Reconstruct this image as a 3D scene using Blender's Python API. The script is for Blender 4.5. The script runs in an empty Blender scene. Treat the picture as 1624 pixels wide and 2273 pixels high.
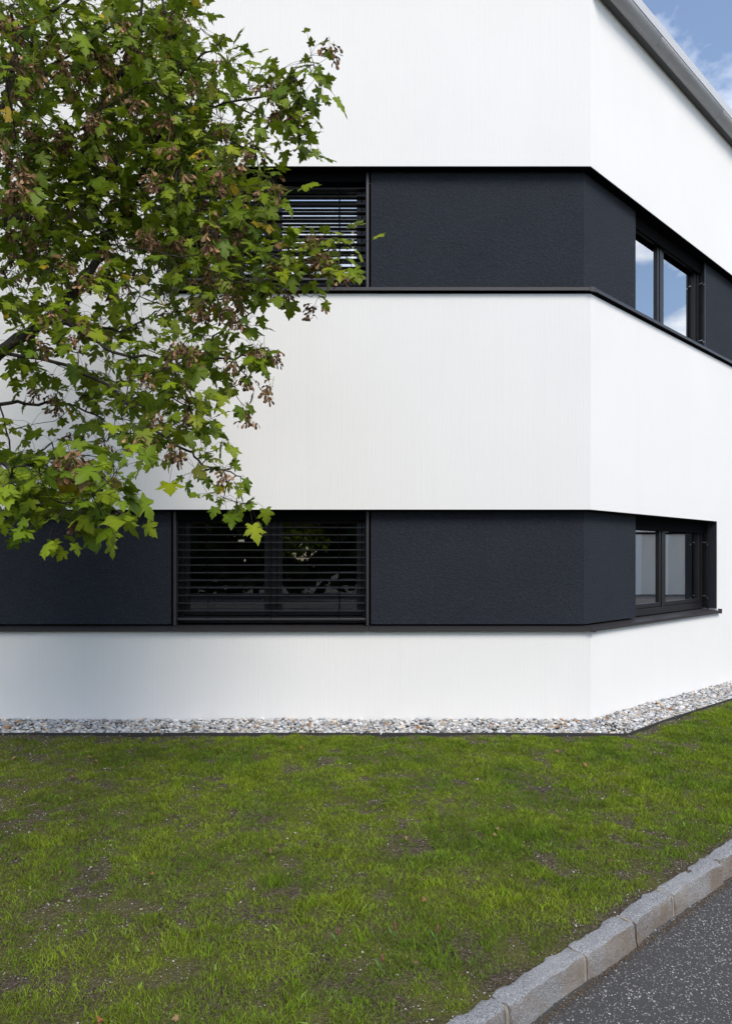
import bpy, math, random
import numpy as np
from mathutils import Vector, Matrix

R = math.radians
random.seed(7)
rng = np.random.RandomState(11)
scene = bpy.context.scene
COL = scene.collection

# ------------------------------------------------------------------ camera
EYE = (0.0, -7.06, 1.58)
cam_d = bpy.data.cameras.new("camera")
cam_d.sensor_fit = 'VERTICAL'
cam_d.sensor_height = 36.0
cam_d.lens = 36.0 * 1624 / 2273
cam_d.shift_y = 100.5 / 2273
cam_d.clip_start = 0.05
cam_d.clip_end = 2000
cam = bpy.data.objects.new("camera", cam_d)
cam.location = EYE
cam.rotation_euler = (R(90), 0, 0)
COL.objects.link(cam)
scene.camera = cam

# ------------------------------------------------------------------ sky, sun, exposure
SUN_EL, SUN_ROT = R(48), R(154)
w = bpy.data.worlds.new("World")
scene.world = w
w.use_nodes = True
nt = w.node_tree
nt.nodes.clear()
def wn(t, **k):
    n = nt.nodes.new(t)
    for a, b in k.items(): setattr(n, a, b)
    return n
wo = wn('ShaderNodeOutputWorld'); bg = wn('ShaderNodeBackground'); bg.inputs[1].default_value = 0.10
sky = wn('ShaderNodeTexSky', sky_type='NISHITA', sun_disc=False)
sky.sun_elevation = SUN_EL; sky.sun_rotation = SUN_ROT; sky.air_density = 1.0; sky.dust_density = 0.6; sky.ozone_density = 1.2
tc = wn('ShaderNodeTexCoord')
sx = wn('ShaderNodeSeparateXYZ'); nt.links.new(tc.outputs['Generated'], sx.inputs[0])
az = wn('ShaderNodeMath', operation='ADD'); az.inputs[1].default_value = 0.22
mz = wn('ShaderNodeMath', operation='MAXIMUM'); mz.inputs[1].default_value = 0.0
nt.links.new(sx.outputs[2], mz.inputs[0]); nt.links.new(mz.outputs[0], az.inputs[0])
dx = wn('ShaderNodeMath', operation='DIVIDE'); dy = wn('ShaderNodeMath', operation='DIVIDE')
nt.links.new(sx.outputs[0], dx.inputs[0]); nt.links.new(az.outputs[0], dx.inputs[1])
nt.links.new(sx.outputs[1], dy.inputs[0]); nt.links.new(az.outputs[0], dy.inputs[1])
cx = wn('ShaderNodeCombineXYZ'); nt.links.new(dx.outputs[0], cx.inputs[0]); nt.links.new(dy.outputs[0], cx.inputs[1])
mp = wn('ShaderNodeMapping'); mp.inputs['Location'].default_value = (3.47, 2.11, 0.0); nt.links.new(cx.outputs[0], mp.inputs[0])
n1 = wn('ShaderNodeTexNoise'); n1.inputs['Scale'].default_value = 2.6; n1.inputs['Detail'].default_value = 9; n1.inputs['Roughness'].default_value = .56; n1.inputs['Distortion'].default_value = .35
nt.links.new(mp.outputs[0], n1.inputs['Vector'])
cr = wn('ShaderNodeValToRGB'); cr.color_ramp.elements[0].position = .50; cr.color_ramp.elements[1].position = .66
cr.color_ramp.elements[0].color = (.03, .03, .03, 1); cr.color_ramp.elements[1].color = (.92, .92, .92, 1)
nt.links.new(n1.outputs[0], cr.inputs[0])
mx = wn('ShaderNodeMixRGB'); mx.inputs[2].default_value = (7.6, 7.7, 8.0, 1)
nt.links.new(cr.outputs[0], mx.inputs[0]); nt.links.new(sky.outputs[0], mx.inputs[1]); nt.links.new(mx.outputs[0], bg.inputs[0])
nt.links.new(bg.outputs[0], wo.inputs[0])

sun_d = bpy.data.lights.new("sun", 'SUN'); sun_d.energy = 1.5; sun_d.angle = R(26); sun_d.color = (1, .935, .85)
sun = bpy.data.objects.new("sun", sun_d); COL.objects.link(sun)
L = Vector((math.sin(SUN_ROT)*math.cos(SUN_EL), math.cos(SUN_ROT)*math.cos(SUN_EL), math.sin(SUN_EL)))
sun.rotation_euler = (-L).to_track_quat('-Z', 'Y').to_euler()
sun.location = (6, -14, 16)

scene.view_settings.view_transform = 'Standard'
scene.view_settings.look = 'None'
scene.view_settings.gamma = 1
scene.view_settings.use_curve_mapping = False
scene.view_settings.exposure = 1.06
scene.render.engine = 'CYCLES'
scene.cycles.max_bounces = 6
scene.cycles.diffuse_bounces = 3
scene.cycles.transparent_max_bounces = 16
scene.cycles.use_denoising = True

# ------------------------------------------------------------------ helpers
class MB:
    def __init__(s): s.v = []; s.f = []
    def add(s, vs, fs):
        b = len(s.v); s.v += [tuple(p) for p in vs]; s.f += [tuple(i + b for i in f) for f in fs]; return s
    def box(s, x0, x1, y0, y1, z0, z1, F=None):
        vs = [(x, y, z) for z in (z0, z1) for y in (y0, y1) for x in (x0, x1)]
        if F: vs = [F(*p) for p in vs]
        return s.add(vs, [(0, 2, 3, 1), (4, 5, 7, 6), (0, 1, 5, 4), (2, 6, 7, 3), (0, 4, 6, 2), (1, 3, 7, 5)])
    def tube(s, pts, rad, n=6, caps=True):
        pts = [Vector(p) for p in pts]; m = len(pts)
        if not hasattr(rad, '__len__'): rad = [rad] * m
        b = len(s.v); ref = Vector((.31, .87, .38)); prev = None
        for i, p in enumerate(pts):
            t = (pts[min(i + 1, m - 1)] - pts[max(i - 1, 0)])
            if t.length < 1e-9: t = Vector((0, 0, 1))
            t.normalize()
            if prev is None: u = t.cross(ref if abs(t.dot(ref)) < .9 else Vector((1, 0, 0))).normalized()
            else:
                u = prev - t * prev.dot(t)
                u = u.normalized() if u.length > 1e-6 else t.cross(ref).normalized()
            prev = u; v = t.cross(u)
            for k in range(n):
                a = 2 * math.pi * k / n
                s.v.append(tuple(p + (u * math.cos(a) + v * math.sin(a)) * rad[i]))
        for i in range(m - 1):
            for k in range(n):
                a = b + i * n + k; c = b + i * n + (k + 1) % n
                s.f.append((a, c, c + n, a + n))
        if caps:
            s.f.append(tuple(b + k for k in reversed(range(n)))); s.f.append(tuple(b + (m - 1) * n + k for k in range(n)))
        return s
    def mesh(s, name, smooth=False):
        me = bpy.data.meshes.new(name); me.from_pydata(s.v, [], s.f); me.validate()
        if smooth: me.polygons.foreach_set('use_smooth', [True] * len(me.polygons))
        return me
    def build(s, name, mat, parent=None, smooth=False, bevel=0):
        return link(name, s.mesh(name, smooth), mat, parent, bevel)

def link(name, me, mat, parent=None, bevel=0):
    o = bpy.data.objects.new(name, me)
    if mat is not None and (len(me.materials) == 0): me.materials.append(mat)
    COL.objects.link(o)
    if parent is not None:
        o.parent = parent
        if parent.parent is None: o.location = -Vector(parent.location)
    if bevel:
        m = o.modifiers.new('bevel', 'BEVEL'); m.width = bevel; m.segments = 2; m.limit_method = 'ANGLE'
    return o

def empty(name, loc=(0, 0, 0)):
    o = bpy.data.objects.new(name, None); o.location = loc; o.empty_display_size = .2; COL.objects.link(o); return o

def tag(o, label=None, cat=None, group=None, kind=None):
    if label: o['label'] = label
    if cat: o['category'] = cat
    if group: o['group'] = group
    if kind: o['kind'] = kind
    return o

def big_mesh(name, verts, loops, starts, totals, smooth=False, color=None):
    me = bpy.data.meshes.new(name)
    me.vertices.add(len(verts)); me.vertices.foreach_set('co', np.asarray(verts, np.float32).ravel())
    me.loops.add(len(loops)); me.loops.foreach_set('vertex_index', np.asarray(loops, np.int32))
    me.polygons.add(len(starts)); me.polygons.foreach_set('loop_start', np.asarray(starts, np.int32))
    me.polygons.foreach_set('loop_total', np.asarray(totals, np.int32))
    if smooth: me.polygons.foreach_set('use_smooth', np.ones(len(starts), bool))
    me.update(calc_edges=True)
    if color is not None: set_tint(me, color)
    return me

def set_tint(me, color):
    a = me.color_attributes.new('tint', 'FLOAT_COLOR', 'POINT')
    c = np.ones((len(me.vertices), 4), np.float32); c[:, :3] = color
    a.data.foreach_set('color', c.ravel())

def inst_mesh(name, base_v, base_f, mats, cols, smooth=False):
    """merge many transformed copies of one small triangle mesh (mats: N x 3 x 4)"""
    base_v = np.asarray(base_v, np.float32); nv = len(base_v); base_f = np.asarray(base_f, np.int32)
    M = np.asarray(mats, np.float32); N = len(M)
    V = np.einsum('nij,vj->nvi', M[:, :, :3], base_v) + M[:, None, :, 3]
    Fc = base_f[None] + (np.arange(N, dtype=np.int32) * nv)[:, None, None]
    nf = N * len(base_f)
    cols = np.asarray(cols, np.float32)
    if cols.ndim == 2: cols = np.repeat(cols, nv, axis=0)
    else: cols = cols.reshape(-1, 3)
    return big_mesh(name, V.reshape(-1, 3), Fc.ravel(), np.arange(nf) * 3, np.full(nf, 3), smooth, cols)

_perm = np.random.RandomState(3).rand(4, 256, 256)
def vnoise(x, y, sc, k=0):
    x = np.asarray(x, float) / sc + 97.3; y = np.asarray(y, float) / sc + 41.7
    xi = np.floor(x).astype(int); yi = np.floor(y).astype(int); fx = x - xi; fy = y - yi
    fx = fx * fx * (3 - 2 * fx); fy = fy * fy * (3 - 2 * fy); P = _perm[k]
    g = lambda a, b: P[a % 256, b % 256]
    return (g(xi, yi) * (1 - fx) + g(xi + 1, yi) * fx) * (1 - fy) + (g(xi, yi + 1) * (1 - fx) + g(xi + 1, yi + 1) * fx) * fy

# ------------------------------------------------------------------ materials
class NT:
    def __init__(s, name):
        s.m = bpy.data.materials.new(name); s.m.use_nodes = True; s.t = s.m.node_tree; s.t.nodes.clear()
        s.out = s.n('ShaderNodeOutputMaterial'); s.p = s.n('ShaderNodeBsdfPrincipled'); s.l(s.p.outputs[0], s.out.inputs[0])
        s.p.inputs['Roughness'].default_value = .8
    def n(s, t, ins=None, **k):
        x = s.t.nodes.new(t)
        for a, b in k.items(): setattr(x, a, b)
        if ins:
            for a, b in ins.items():
                if hasattr(b, 'links') or isinstance(b, bpy.types.NodeSocket): s.l(b, x.inputs[a])
                else: x.inputs[a].default_value = b
        return x
    def l(s, a, b): s.t.links.new(a, b)
    def coord(s, scale=(1, 1, 1), rot=(0, 0, 0)):
        c = s.n('ShaderNodeTexCoord'); m = s.n('ShaderNodeMapping'); m.inputs['Scale'].default_value = scale; m.inputs['Rotation'].default_value = rot
        s.l(c.outputs['Object'], m.inputs[0]); return m.outputs[0]
    def noise(s, sc, det=4, rough=.55, vec=None, dist=0):
        return s.n('ShaderNodeTexNoise', {'Vector': vec or s.coord(), 'Scale': sc, 'Detail': det, 'Roughness': rough, 'Distortion': dist}).outputs[0]
    def ramp(s, fac, stops):
        r = s.n('ShaderNodeValToRGB', {0: fac}); e = r.color_ramp.elements
        while len(e) < len(stops): e.new(.5)
        for i, (p, c) in enumerate(stops):
            e[i].position = p; e[i].color = (c, c, c, 1) if not hasattr(c, '__len__') else (*c, 1)
        return r.outputs[0]
    def mix(s, fac, a, b, mode='MIX'):
        return s.n('ShaderNodeMixRGB', {0: fac, 1: a if not isinstance(a, tuple) else (*a, 1), 2: b if not isinstance(b, tuple) else (*b, 1)}, blend_type=mode).outputs[0]
    def math(s, op, a, b=0.0):
        return s.n('ShaderNodeMath', {0: a, 1: b}, operation=op).outputs[0]
    def bump(s, h, dist, strength=1.0, normal=None):
        d = {'Height': h, 'Distance': dist, 'Strength': strength}
        if normal is not None: d['Normal'] = normal
        return s.n('ShaderNodeBump', d).outputs[0]
    def set(s, **k):
        names = {'base': 'Base Color', 'rough': 'Roughness', 'metal': 'Metallic', 'spec': 'Specular IOR Level', 'normal': 'Normal'}
        for a, b in k.items():
            i = s.p.inputs[names[a]]
            if isinstance(b, bpy.types.NodeSocket): s.l(b, i)
            else: i.default_value = (*b, 1) if isinstance(b, tuple) else b
        return s

M = {}
def mat_white():
    t = NT('white_plaster')
    v = t.coord((1, 1, .035))
    n = t.noise(95, 3, .6, v)
    v2 = t.coord((1, 1, .012)); n2 = t.noise(34, 4, .65, v2)
    pit = t.noise(70, 2, .5)
    h = t.math('ADD', t.math('MULTIPLY', n, .6), t.math('MULTIPLY', n2, .5)); h = t.math('ADD', h, t.math('MULTIPLY', pit, .3))
    big = t.noise(.9, 4, .6); streak = t.noise(5, 3, .6, t.coord((1, 1, .06)))
    c = t.mix(t.ramp(big, [(.3, 0), (.75, 1)]), (.785, .772, .748), (.815, .802, .778))
    c = t.mix(t.math('MULTIPLY', t.ramp(streak, [(.55, 0), (.8, 1)]), .25), c, (.74, .73, .705))
    t.set(base=c, rough=.93, spec=.15, normal=t.bump(h, .006, .48)); return t.m
def mat_dark_plaster():
    t = NT('anthracite_plaster')
    n = t.noise(70, 4, .65, None, .6); n2 = t.noise(26, 3, .5)
    h = t.math('ADD', n, t.math('MULTIPLY', n2, .35)); big = t.noise(1.6, 4, .6)
    c = t.mix(t.ramp(big, [(.3, 0), (.7, 1)]), (.0165, .020, .0275), (.021, .025, .033))
    c = t.mix(t.math('MULTIPLY', t.ramp(n, [(.48, 0), (.70, 1)]), .7), c, (.038, .044, .054))
    t.set(base=c, rough=.85, spec=.25, normal=t.bump(h, .018, .9)); return t.m
def mat_simple(name, c, rough=.5, metal=0.0, spec=.4, var=.12, sc=9, bump=0.0):
    t = NT(name); n = t.noise(sc, 5, .6)
    t.set(base=t.mix(n, tuple(x * (1 - var) for x in c), tuple(min(1, x * (1 + var)) for x in c)), rough=rough, metal=metal, spec=spec)
    if bump: t.set(normal=t.bump(t.noise(sc * 12, 3, .6), bump))
    return t.m
def mat_glass(name, base_refl, tint):
    t = NT(name)
    fr = t.n('ShaderNodeFresnel', {0: 1.52}).outputs[0]
    fac = t.n('ShaderNodeMath', {0: fr, 1: base_refl}, operation='ADD', use_clamp=True).outputs[0]
    wob = t.bump(t.noise(1.3, 1, .5), .0025, .3)
    g = t.n('ShaderNodeBsdfGlossy', {'Color': (.96, .97, .98, 1), 'Roughness': .012, 'Normal': wob}); tr = t.n('ShaderNodeBsdfTransparent', {0: (*tint, 1)})
    mx = t.n('ShaderNodeMixShader', {0: fac, 1: tr.outputs[0], 2: g.outputs[0]}); t.l(mx.outputs[0], t.out.inputs[0]); return t.m
def mat_leaf(name, trans=.28, rough=.5, spec=.22):
    t = NT(name)
    a = t.n('ShaderNodeAttribute', attribute_name='tint')
    c = a.outputs[0]
    c = t.mix(t.math('MULTIPLY', t.ramp(t.noise(38, 3, .6), [(.45, 0), (.75, 1)]), .35), c, (.12, .145, .010), 'MIX')
    t.set(base=c, rough=rough, spec=spec)
    tl = t.n('ShaderNodeBsdfTranslucent', {0: t.mix(.5, c, (.16, .24, .02))})
    mx = t.n('ShaderNodeMixShader', {0: trans, 1: t.p.outputs[0], 2: tl.outputs[0]}); t.l(mx.outputs[0], t.out.inputs[0]); return t.m
def mat_tint(name, rough=.8, spec=.3, grain=0, gs=120, bump=0):
    t = NT(name); c = t.n('ShaderNodeAttribute', attribute_name='tint').outputs[0]
    if grain: c = t.mix(grain, c, t.mix(t.noise(gs, 4, .65), (.25, .25, .25), (1.5, 1.5, 1.5)), 'MULTIPLY')
    t.set(base=c, rough=rough, spec=spec)
    if bump: t.set(normal=t.bump(t.noise(gs, 3, .6), bump))
    return t.m
def mat_bark():
    t = NT('bark'); n = t.noise(26, 6, .7, t.coord((1, 1, .5)))
    c = t.ramp(n, [(.3, (.018, .015, .012)), (.6, (.05, .042, .034)), (.8, (.10, .09, .07))])
    c = t.mix(t.ramp(t.noise(7, 4, .6), [(.62, 0), (.72, .7)]), c, (.15, .14, .06))
    t.set(base=c, rough=.9, spec=.2, normal=t.bump(n, .006)); return t.m
def mat_soil():
    t = NT('soil'); n = t.noise(60, 6, .7); b = t.noise(3.5, 4, .6); sp = t.n('ShaderNodeTexVoronoi', {'Vector': t.coord(), 'Scale': 95.0}).outputs[0]
    c = t.ramp(n, [(.3, (.022, .017, .012)), (.5, (.075, .058, .042)), (.66, (.16, .135, .105)), (.76, (.34, .31, .27))])
    c = t.mix(t.math('MULTIPLY', t.ramp(b, [(.4, 0), (.65, 1)]), .75), c, t.mix(n, (.070, .080, .014), (.15, .155, .032)))
    t.set(base=c, rough=.95, spec=.1, normal=t.bump(t.math('ADD', n, t.math('MULTIPLY', sp, .6)), .014)); return t.m
def mat_asphalt():
    t = NT('asphalt'); n = t.noise(160, 5, .7); b = t.noise(2.2, 4, .6)
    c = t.mix(t.ramp(n, [(.3, 0), (.7, 1)]), (.034, .033, .033), (.100, .098, .096))
    c = t.mix(t.math('MULTIPLY', t.ramp(b, [(.4, 0), (.7, 1)]), .4), c, (.070, .066, .062))
    v = t.coord((1, 1, 1)); wv = t.mix(.02, v, t.n('ShaderNodeTexNoise', {'Vector': v, 'Scale': 60.0}).outputs[1], 'ADD')
    vo = t.n('ShaderNodeTexVoronoi', {'Vector': wv, 'Scale': 105.0, 'Randomness': 1.0}); d = vo.outputs[0]; cc = vo.outputs[1]
    sep = t.n('ShaderNodeSeparateColor', {0: cc})
    sel = t.ramp(sep.outputs[0], [(.54, 0), (.56, 1)]); sz = t.ramp(d, [(.24, 1), (.38, 0)])
    patch = t.ramp(t.noise(6, 3, .6), [(.3, .25), (.6, 1)])
    f = t.math('MULTIPLY', t.math('MULTIPLY', sel, sz), patch)
    c = t.mix(f, c, t.mix(sep.outputs[1], (.34, .33, .32), (.78, .77, .75)))
    vo2 = t.n('ShaderNodeTexVoronoi', {'Vector': wv, 'Scale': 62.0, 'Randomness': 1.0}); sp2 = t.n('ShaderNodeSeparateColor', {0: vo2.outputs[1]})
    f2 = t.math('MULTIPLY', t.math('MULTIPLY', t.ramp(sp2.outputs[0], [(.70, 0), (.72, 1)]), t.ramp(vo2.outputs[0], [(.20, 1), (.30, 0)])), patch)
    c = t.mix(f2, c, t.mix(sp2.outputs[1], (.30, .29, .28), (.85, .84, .82)))
    h = t.math('ADD', n, t.math('MULTIPLY', t.math('MAXIMUM', f, f2), .5))
    t.set(base=c, rough=.8, spec=.3, normal=t.bump(h, .007)); return t.m
def mat_granite():
    t = NT('granite'); n = t.noise(190, 4, .75); n2 = t.noise(55, 4, .6); b = t.noise(4.5, 5, .6)
    c = t.ramp(n, [(.34, (.065, .07, .08)), (.5, (.24, .245, .255)), (.66, (.56, .56, .56))])
    c = t.mix(t.math('MULTIPLY', t.ramp(n2, [(.5, 0), (.7, 1)]), .35), c, (.15, .15, .16))
    geo = t.n('ShaderNodeNewGeometry'); sp = t.n('ShaderNodeSeparateXYZ', {0: geo.outputs['Normal']})
    side = t.ramp(sp.outputs[2], [(.25, 1), (.7, 0)])
    rust = t.math('MULTIPLY', t.math('MULTIPLY', side, t.ramp(b, [(.38, .15), (.56, 1)])), .75)
    c = t.mix(rust, c, t.mix(n2, (.11, .075, .045), (.27, .20, .13)))
    c = t.mix(t.math('MULTIPLY', t.ramp(t.noise(2.2, 4, .6), [(.5, 0), (.7, 1)]), .3), c, (.42, .42, .41))
    t.set(base=c, rough=.85, spec=.3, normal=t.bump(t.math('ADD', n, t.math('MULTIPLY', n2, 1.5)), .006)); return t.m
M['white'] = mat_white(); M['dark'] = mat_dark_plaster()
M['sill'] = mat_simple('brown_grey_metal', (.040, .036, .037), .42, .2, .5, .15, 6)
M['frame'] = mat_simple('window_frame_paint', (.012, .0105, .0105), .4, .1, .5, .15, 8)
M['rail'] = mat_simple('guide_rail_metal', (.055, .052, .055), .4, .4, .5)
M['slat'] = mat_simple('slat_paint', (.034, .034, .038), .33, .3, .5, .1, 20)
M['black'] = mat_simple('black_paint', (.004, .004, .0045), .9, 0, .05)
M['zinc'] = mat_simple('zinc_sheet', (.40, .40, .41), .5, .15, .5, .12, 3, .0015)
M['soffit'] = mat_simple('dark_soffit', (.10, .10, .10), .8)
M['room'] = mat_simple('room_paint', (.10, .10, .10), .9)
M['curtain'] = mat_simple('curtain_cloth', (.55, .56, .55), .9, 0, .1, .06, 30)
M['steel'] = mat_simple('bright_steel', (.6, .6, .6), .3, 1)
M['glass_front'] = mat_glass('glass_front', .07, (.42, .44, .44)); M['glass_upper'] = mat_glass('glass_upper', .55, (.42, .44, .44))
M['glass_side'] = mat_glass('glass_side', .48, (.6, .62, .62))
M['bark'] = mat_bark(); M['leaf'] = mat_leaf('maple_leaf'); M['dry_leaf'] = mat_leaf('dry_leaf', .08, .7)
M['seed'] = mat_tint('samara', .7, .2)
M['grass'] = mat_leaf('grass_blade', .25, .6, .2)
M['soil'] = mat_soil(); M['asphalt'] = mat_asphalt(); M['granite'] = mat_granite()
M['pebble'] = mat_tint('pebble', .75, .3, .45, 90, .002)
M['edging'] = mat_simple('edging_plastic', (.035, .033, .032), .6)
M['mortar'] = mat_simple('mortar', (.34, .30, .25), .95, 0, .1, .3, 60, .004)
M['neighbour'] = mat_simple('grey_render', (.74, .68, .60), .9, 0, .1, .1, 1)
M['far_foliage'] = mat_simple('far_foliage', (.03, .05, .014), .8, 0, .1, .5, 2)

# ------------------------------------------------------------------ ground heights and plan
def g(x, y):
    x = np.asarray(x, float); y = np.asarray(y, float)
    a = np.minimum(-y, 5.0); a = .5 * (a + np.sqrt(a * a + .01)); b = np.minimum(x - 2.2, 6.0); b = .5 * (b + np.sqrt(b * b + .05))
    return -.04 * a - .034 * b
Q = math.sqrt(.5); CX = 2.165
def plan_f(x, o): return (x, o)
def plan_c(o): return (CX - o * math.tan(R(22.5)), o)
def plan_r(s, o): return (CX + Q * s - Q * o, Q * s + Q * o)
def FF(u, o, z): return (u, o, z)
def FR(u, o, z): return (*plan_r(u, o), z)
K0 = np.array((.321, -4.29)); KD = np.array((.7543, .6566)); KN = np.array((.6566, -.7543))   # kerb line: origin, along, towards road
def kerb_d(x, y): return (np.asarray(x) - K0[0]) * KN[0] + (np.asarray(y) - K0[1]) * KN[1]
def kerb_s(x, y): return (np.asarray(x) - K0[0]) * KD[0] + (np.asarray(y) - K0[1]) * KD[1]
def out_d(x, y):   # distance outside the building outline
    x = np.asarray(x, float); y = np.asarray(y, float)
    return np.maximum(-y, (x - CX) * Q - y * Q)

# ------------------------------------------------------------------ ground sheets
tag(MB().add([(-600, -600, -1.3), (600, -600, -1.3), (600, 600, -1.3), (-600, 600, -1.3)], [(0, 1, 2, 3)]).build('ground', M['soil']), kind='structure')
def sheet(name, us, vs, fn, mat):
    U, V = np.meshgrid(us, vs); X, Y, Z = fn(U, V); nu, nv = len(us), len(vs)
    vv = np.stack([X, Y, Z], -1).reshape(-1, 3); i = np.arange((nv - 1) * (nu - 1)); r, c = i // (nu - 1), i % (nu - 1); a = r * nu + c
    q = np.stack([a, a + 1, a + 1 + nu, a + nu], 1); n = len(q)
    return link(name, big_mesh(name, vv, q.ravel(), np.arange(n) * 4, np.full(n, 4), True), mat)
us = np.unique(np.concatenate([np.linspace(-60, -5, 12), np.linspace(-5, 9, 281), np.linspace(9, 60, 12)]))
vs = np.unique(np.concatenate([np.linspace(-40, -6, 10), np.linspace(-6, 0.0, 121), [.025, .05]]))
def lawn_fn(U, V):
    X = K0[0] + U * KD[0] + V * KN[0] - .012 * KN[0]; Y = K0[1] + U * KD[1] + V * KN[1] - .012 * KN[1]
    Z = g(X, Y) - .012 + .022 * (vnoise(X, Y, .25) - .5) + .014 * (vnoise(X, Y, .07, 1) - .5)
    return X, Y, Z
tag(sheet('lawn_soil', us, vs, lawn_fn, M['soil']), kind='structure')
ROAD_DROP = .105
rv = np.unique(np.concatenate([np.linspace(.02, 4, 41), np.linspace(4, 60, 20)]))
def road_fn(U, V):
    X = K0[0] + U * KD[0] + V * KN[0]; Y = K0[1] + U * KD[1] + V * KN[1]
    return X, Y, g(X, Y) - ROAD_DROP + .006 * (vnoise(X, Y, .5, 2) - .5) - .012 * np.exp(-((V - .12) / .08) ** 2)
tag(sheet('road', np.unique(np.concatenate([np.linspace(-60, -4, 20), np.linspace(-4, 8, 121), np.linspace(8, 60, 20)])), rv, road_fn, M['asphalt']), kind='structure')

# kerb of granite stones
kerb = empty('kerb', (K0[0], K0[1], float(g(*K0)))); tag(kerb, kind='structure')
joints = [-4.2, -3.6, -3.05, -2.4, -1.9, -1.33, -.80, -.30, .226, .756, 1.173, 1.561, 2.115, 2.58, 3.05, 3.6, 4.1, 4.7, 5.2, 5.75, 6.3]
for i, (a, b) in enumerate(zip(joints[:-1], joints[1:])):
    rr = np.random.RandomState(50 + i); nx, ny, nz = 14, 6, 7; W = .10 + rr.uniform(-.006, .006); Hh = .26
    a2, b2 = a + .006, b - .006; vmap = {}; mb = MB(); dz = rr.uniform(-.004, .005); yaw = rr.uniform(-.006, .006)
    ph = rr.uniform(0, 9, 6)
    def kv(ix, iy, iz):
        key = (ix, iy, iz)
        if key in vmap: return vmap[key]
        u = ix / nx; v = iy / ny; w_ = iz / nz
        s = a2 + (b2 - a2) * u; t = W * v; z = -Hh * w_
        # rounded, hand-dressed arrises
        e = .012
        ds = min(u, 1 - u) * (b2 - a2); dv = min(v, 1 - v) * W; top = -z
        if top < e and dv < e: z -= (e - max(top, 0)) * .55 * (1 - dv / e); t += (.35 * e * (1 - dv / e)) * (1 if v < .5 else -1)
        if top < e and ds < e: z -= (e - top) * .6 * (1 - ds / e)
        if ds < e and (dv < .003): s += .006 * (1 if u < .5 else -1)
        s_ = s * 1.0
        wav = .007 * math.sin(7.3 * s + ph[0]) + .004 * math.sin(23 * s + ph[1]) + .003 * math.sin(51 * s + ph[2])
        if v == 0: t += abs(wav) * 2.0 - .006 + .006 * math.sin(37 * s + ph[5])
        if v == 1: t += wav * .55 + .003 * math.sin(40 * z + ph[3] + 9 * s)
        if w_ == 0: z += .0035 * math.sin(19 * s + 30 * t + ph[4]) + .003 * math.sin(43 * s - 22 * t) + rr.uniform(-.0012, .0012)
        if u in (0, 1): s += .006 * math.sin(60 * t + ph[2]) + .004 * math.sin(30 * z)
        t += yaw * (u - .5) + .03 * max(0, w_ - .1) * (0 if v < .5 else 1) * .35
        x = K0[0] + s * KD[0] + t * KN[0]; y = K0[1] + s * KD[1] + t * KN[1]
        mb.v.append((x, y, float(g(x, y)) + .004 + dz + z)); vmap[key] = len(mb.v) - 1; return vmap[key]
    for ix in range(nx):
        for iy in range(ny):
            mb.f.append((kv(ix, iy, 0), kv(ix + 1, iy, 0), kv(ix + 1, iy + 1, 0), kv(ix, iy + 1, 0))[::-1])
        for iz in range(nz):
            mb.f.append((kv(ix, 0, iz), kv(ix + 1, 0, iz), kv(ix + 1, 0, iz + 1), kv(ix, 0, iz + 1)))
            mb.f.append((kv(ix, ny, iz), kv(ix + 1, ny, iz), kv(ix + 1, ny, iz + 1), kv(ix, ny, iz + 1))[::-1])
    for iy in range(ny):
        for iz in range(nz):
            mb.f.append((kv(0, iy, iz), kv(0, iy + 1, iz), kv(0, iy + 1, iz + 1), kv(0, iy, iz + 1))[::-1])
            mb.f.append((kv(nx, iy, iz), kv(nx, iy + 1, iz), kv(nx, iy + 1, iz + 1), kv(nx, iy, iz + 1)))
    ks = mb.build('kerb_stone', M['granite'], kerb, True); ks.data.set_sharp_from_angle(angle=R(38))
    # mortar joint
    if i:
        jb = MB(); pts = []
        for (t, z) in ((.006, -.012), (W * .5, -.010), (W - .016, -.013), (W - .009, -.03), (W - .004, -.15)):
            for ds in (-.0085, .0085):
                x = K0[0] + (a + ds) * KD[0] + t * KN[0]; y = K0[1] + (a + ds) * KD[1] + t * KN[1]; pts.append((x, y, float(g(x, y)) + z + .003))
        for (t, z) in ((W * .5, -.15), (.006, -.15)):
            for ds in (-.0085, .0085):
                x = K0[0] + (a + ds) * KD[0] + t * KN[0]; y = K0[1] + (a + ds) * KD[1] + t * KN[1]; pts.append((x, y, float(g(x, y)) + z))
        jb.add(pts, [(2 * k, 2 * k + 1, 2 * k + 3, 2 * k + 2) for k in range(6)] + [(12, 13, 1, 0)] + [tuple(range(0, 14, 2))] + [tuple(range(1, 14, 2))[::-1]])
        jb.build('mortar_joint', M['mortar'], kerb)

# grit washed along the foot of the kerb
_r = np.random.RandomState(8)
GS_N = 5200; gs = _r.uniform(-1.2, 4.2, GS_N); gv = .112 + np.abs(_r.normal(0, .016, GS_N)) + .012 * vnoise(gs, gs * 0, .15)
GRX = K0[0] + gs * KD[0] + gv * KN[0]; GRY = K0[1] + gs * KD[1] + gv * KN[1]
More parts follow.
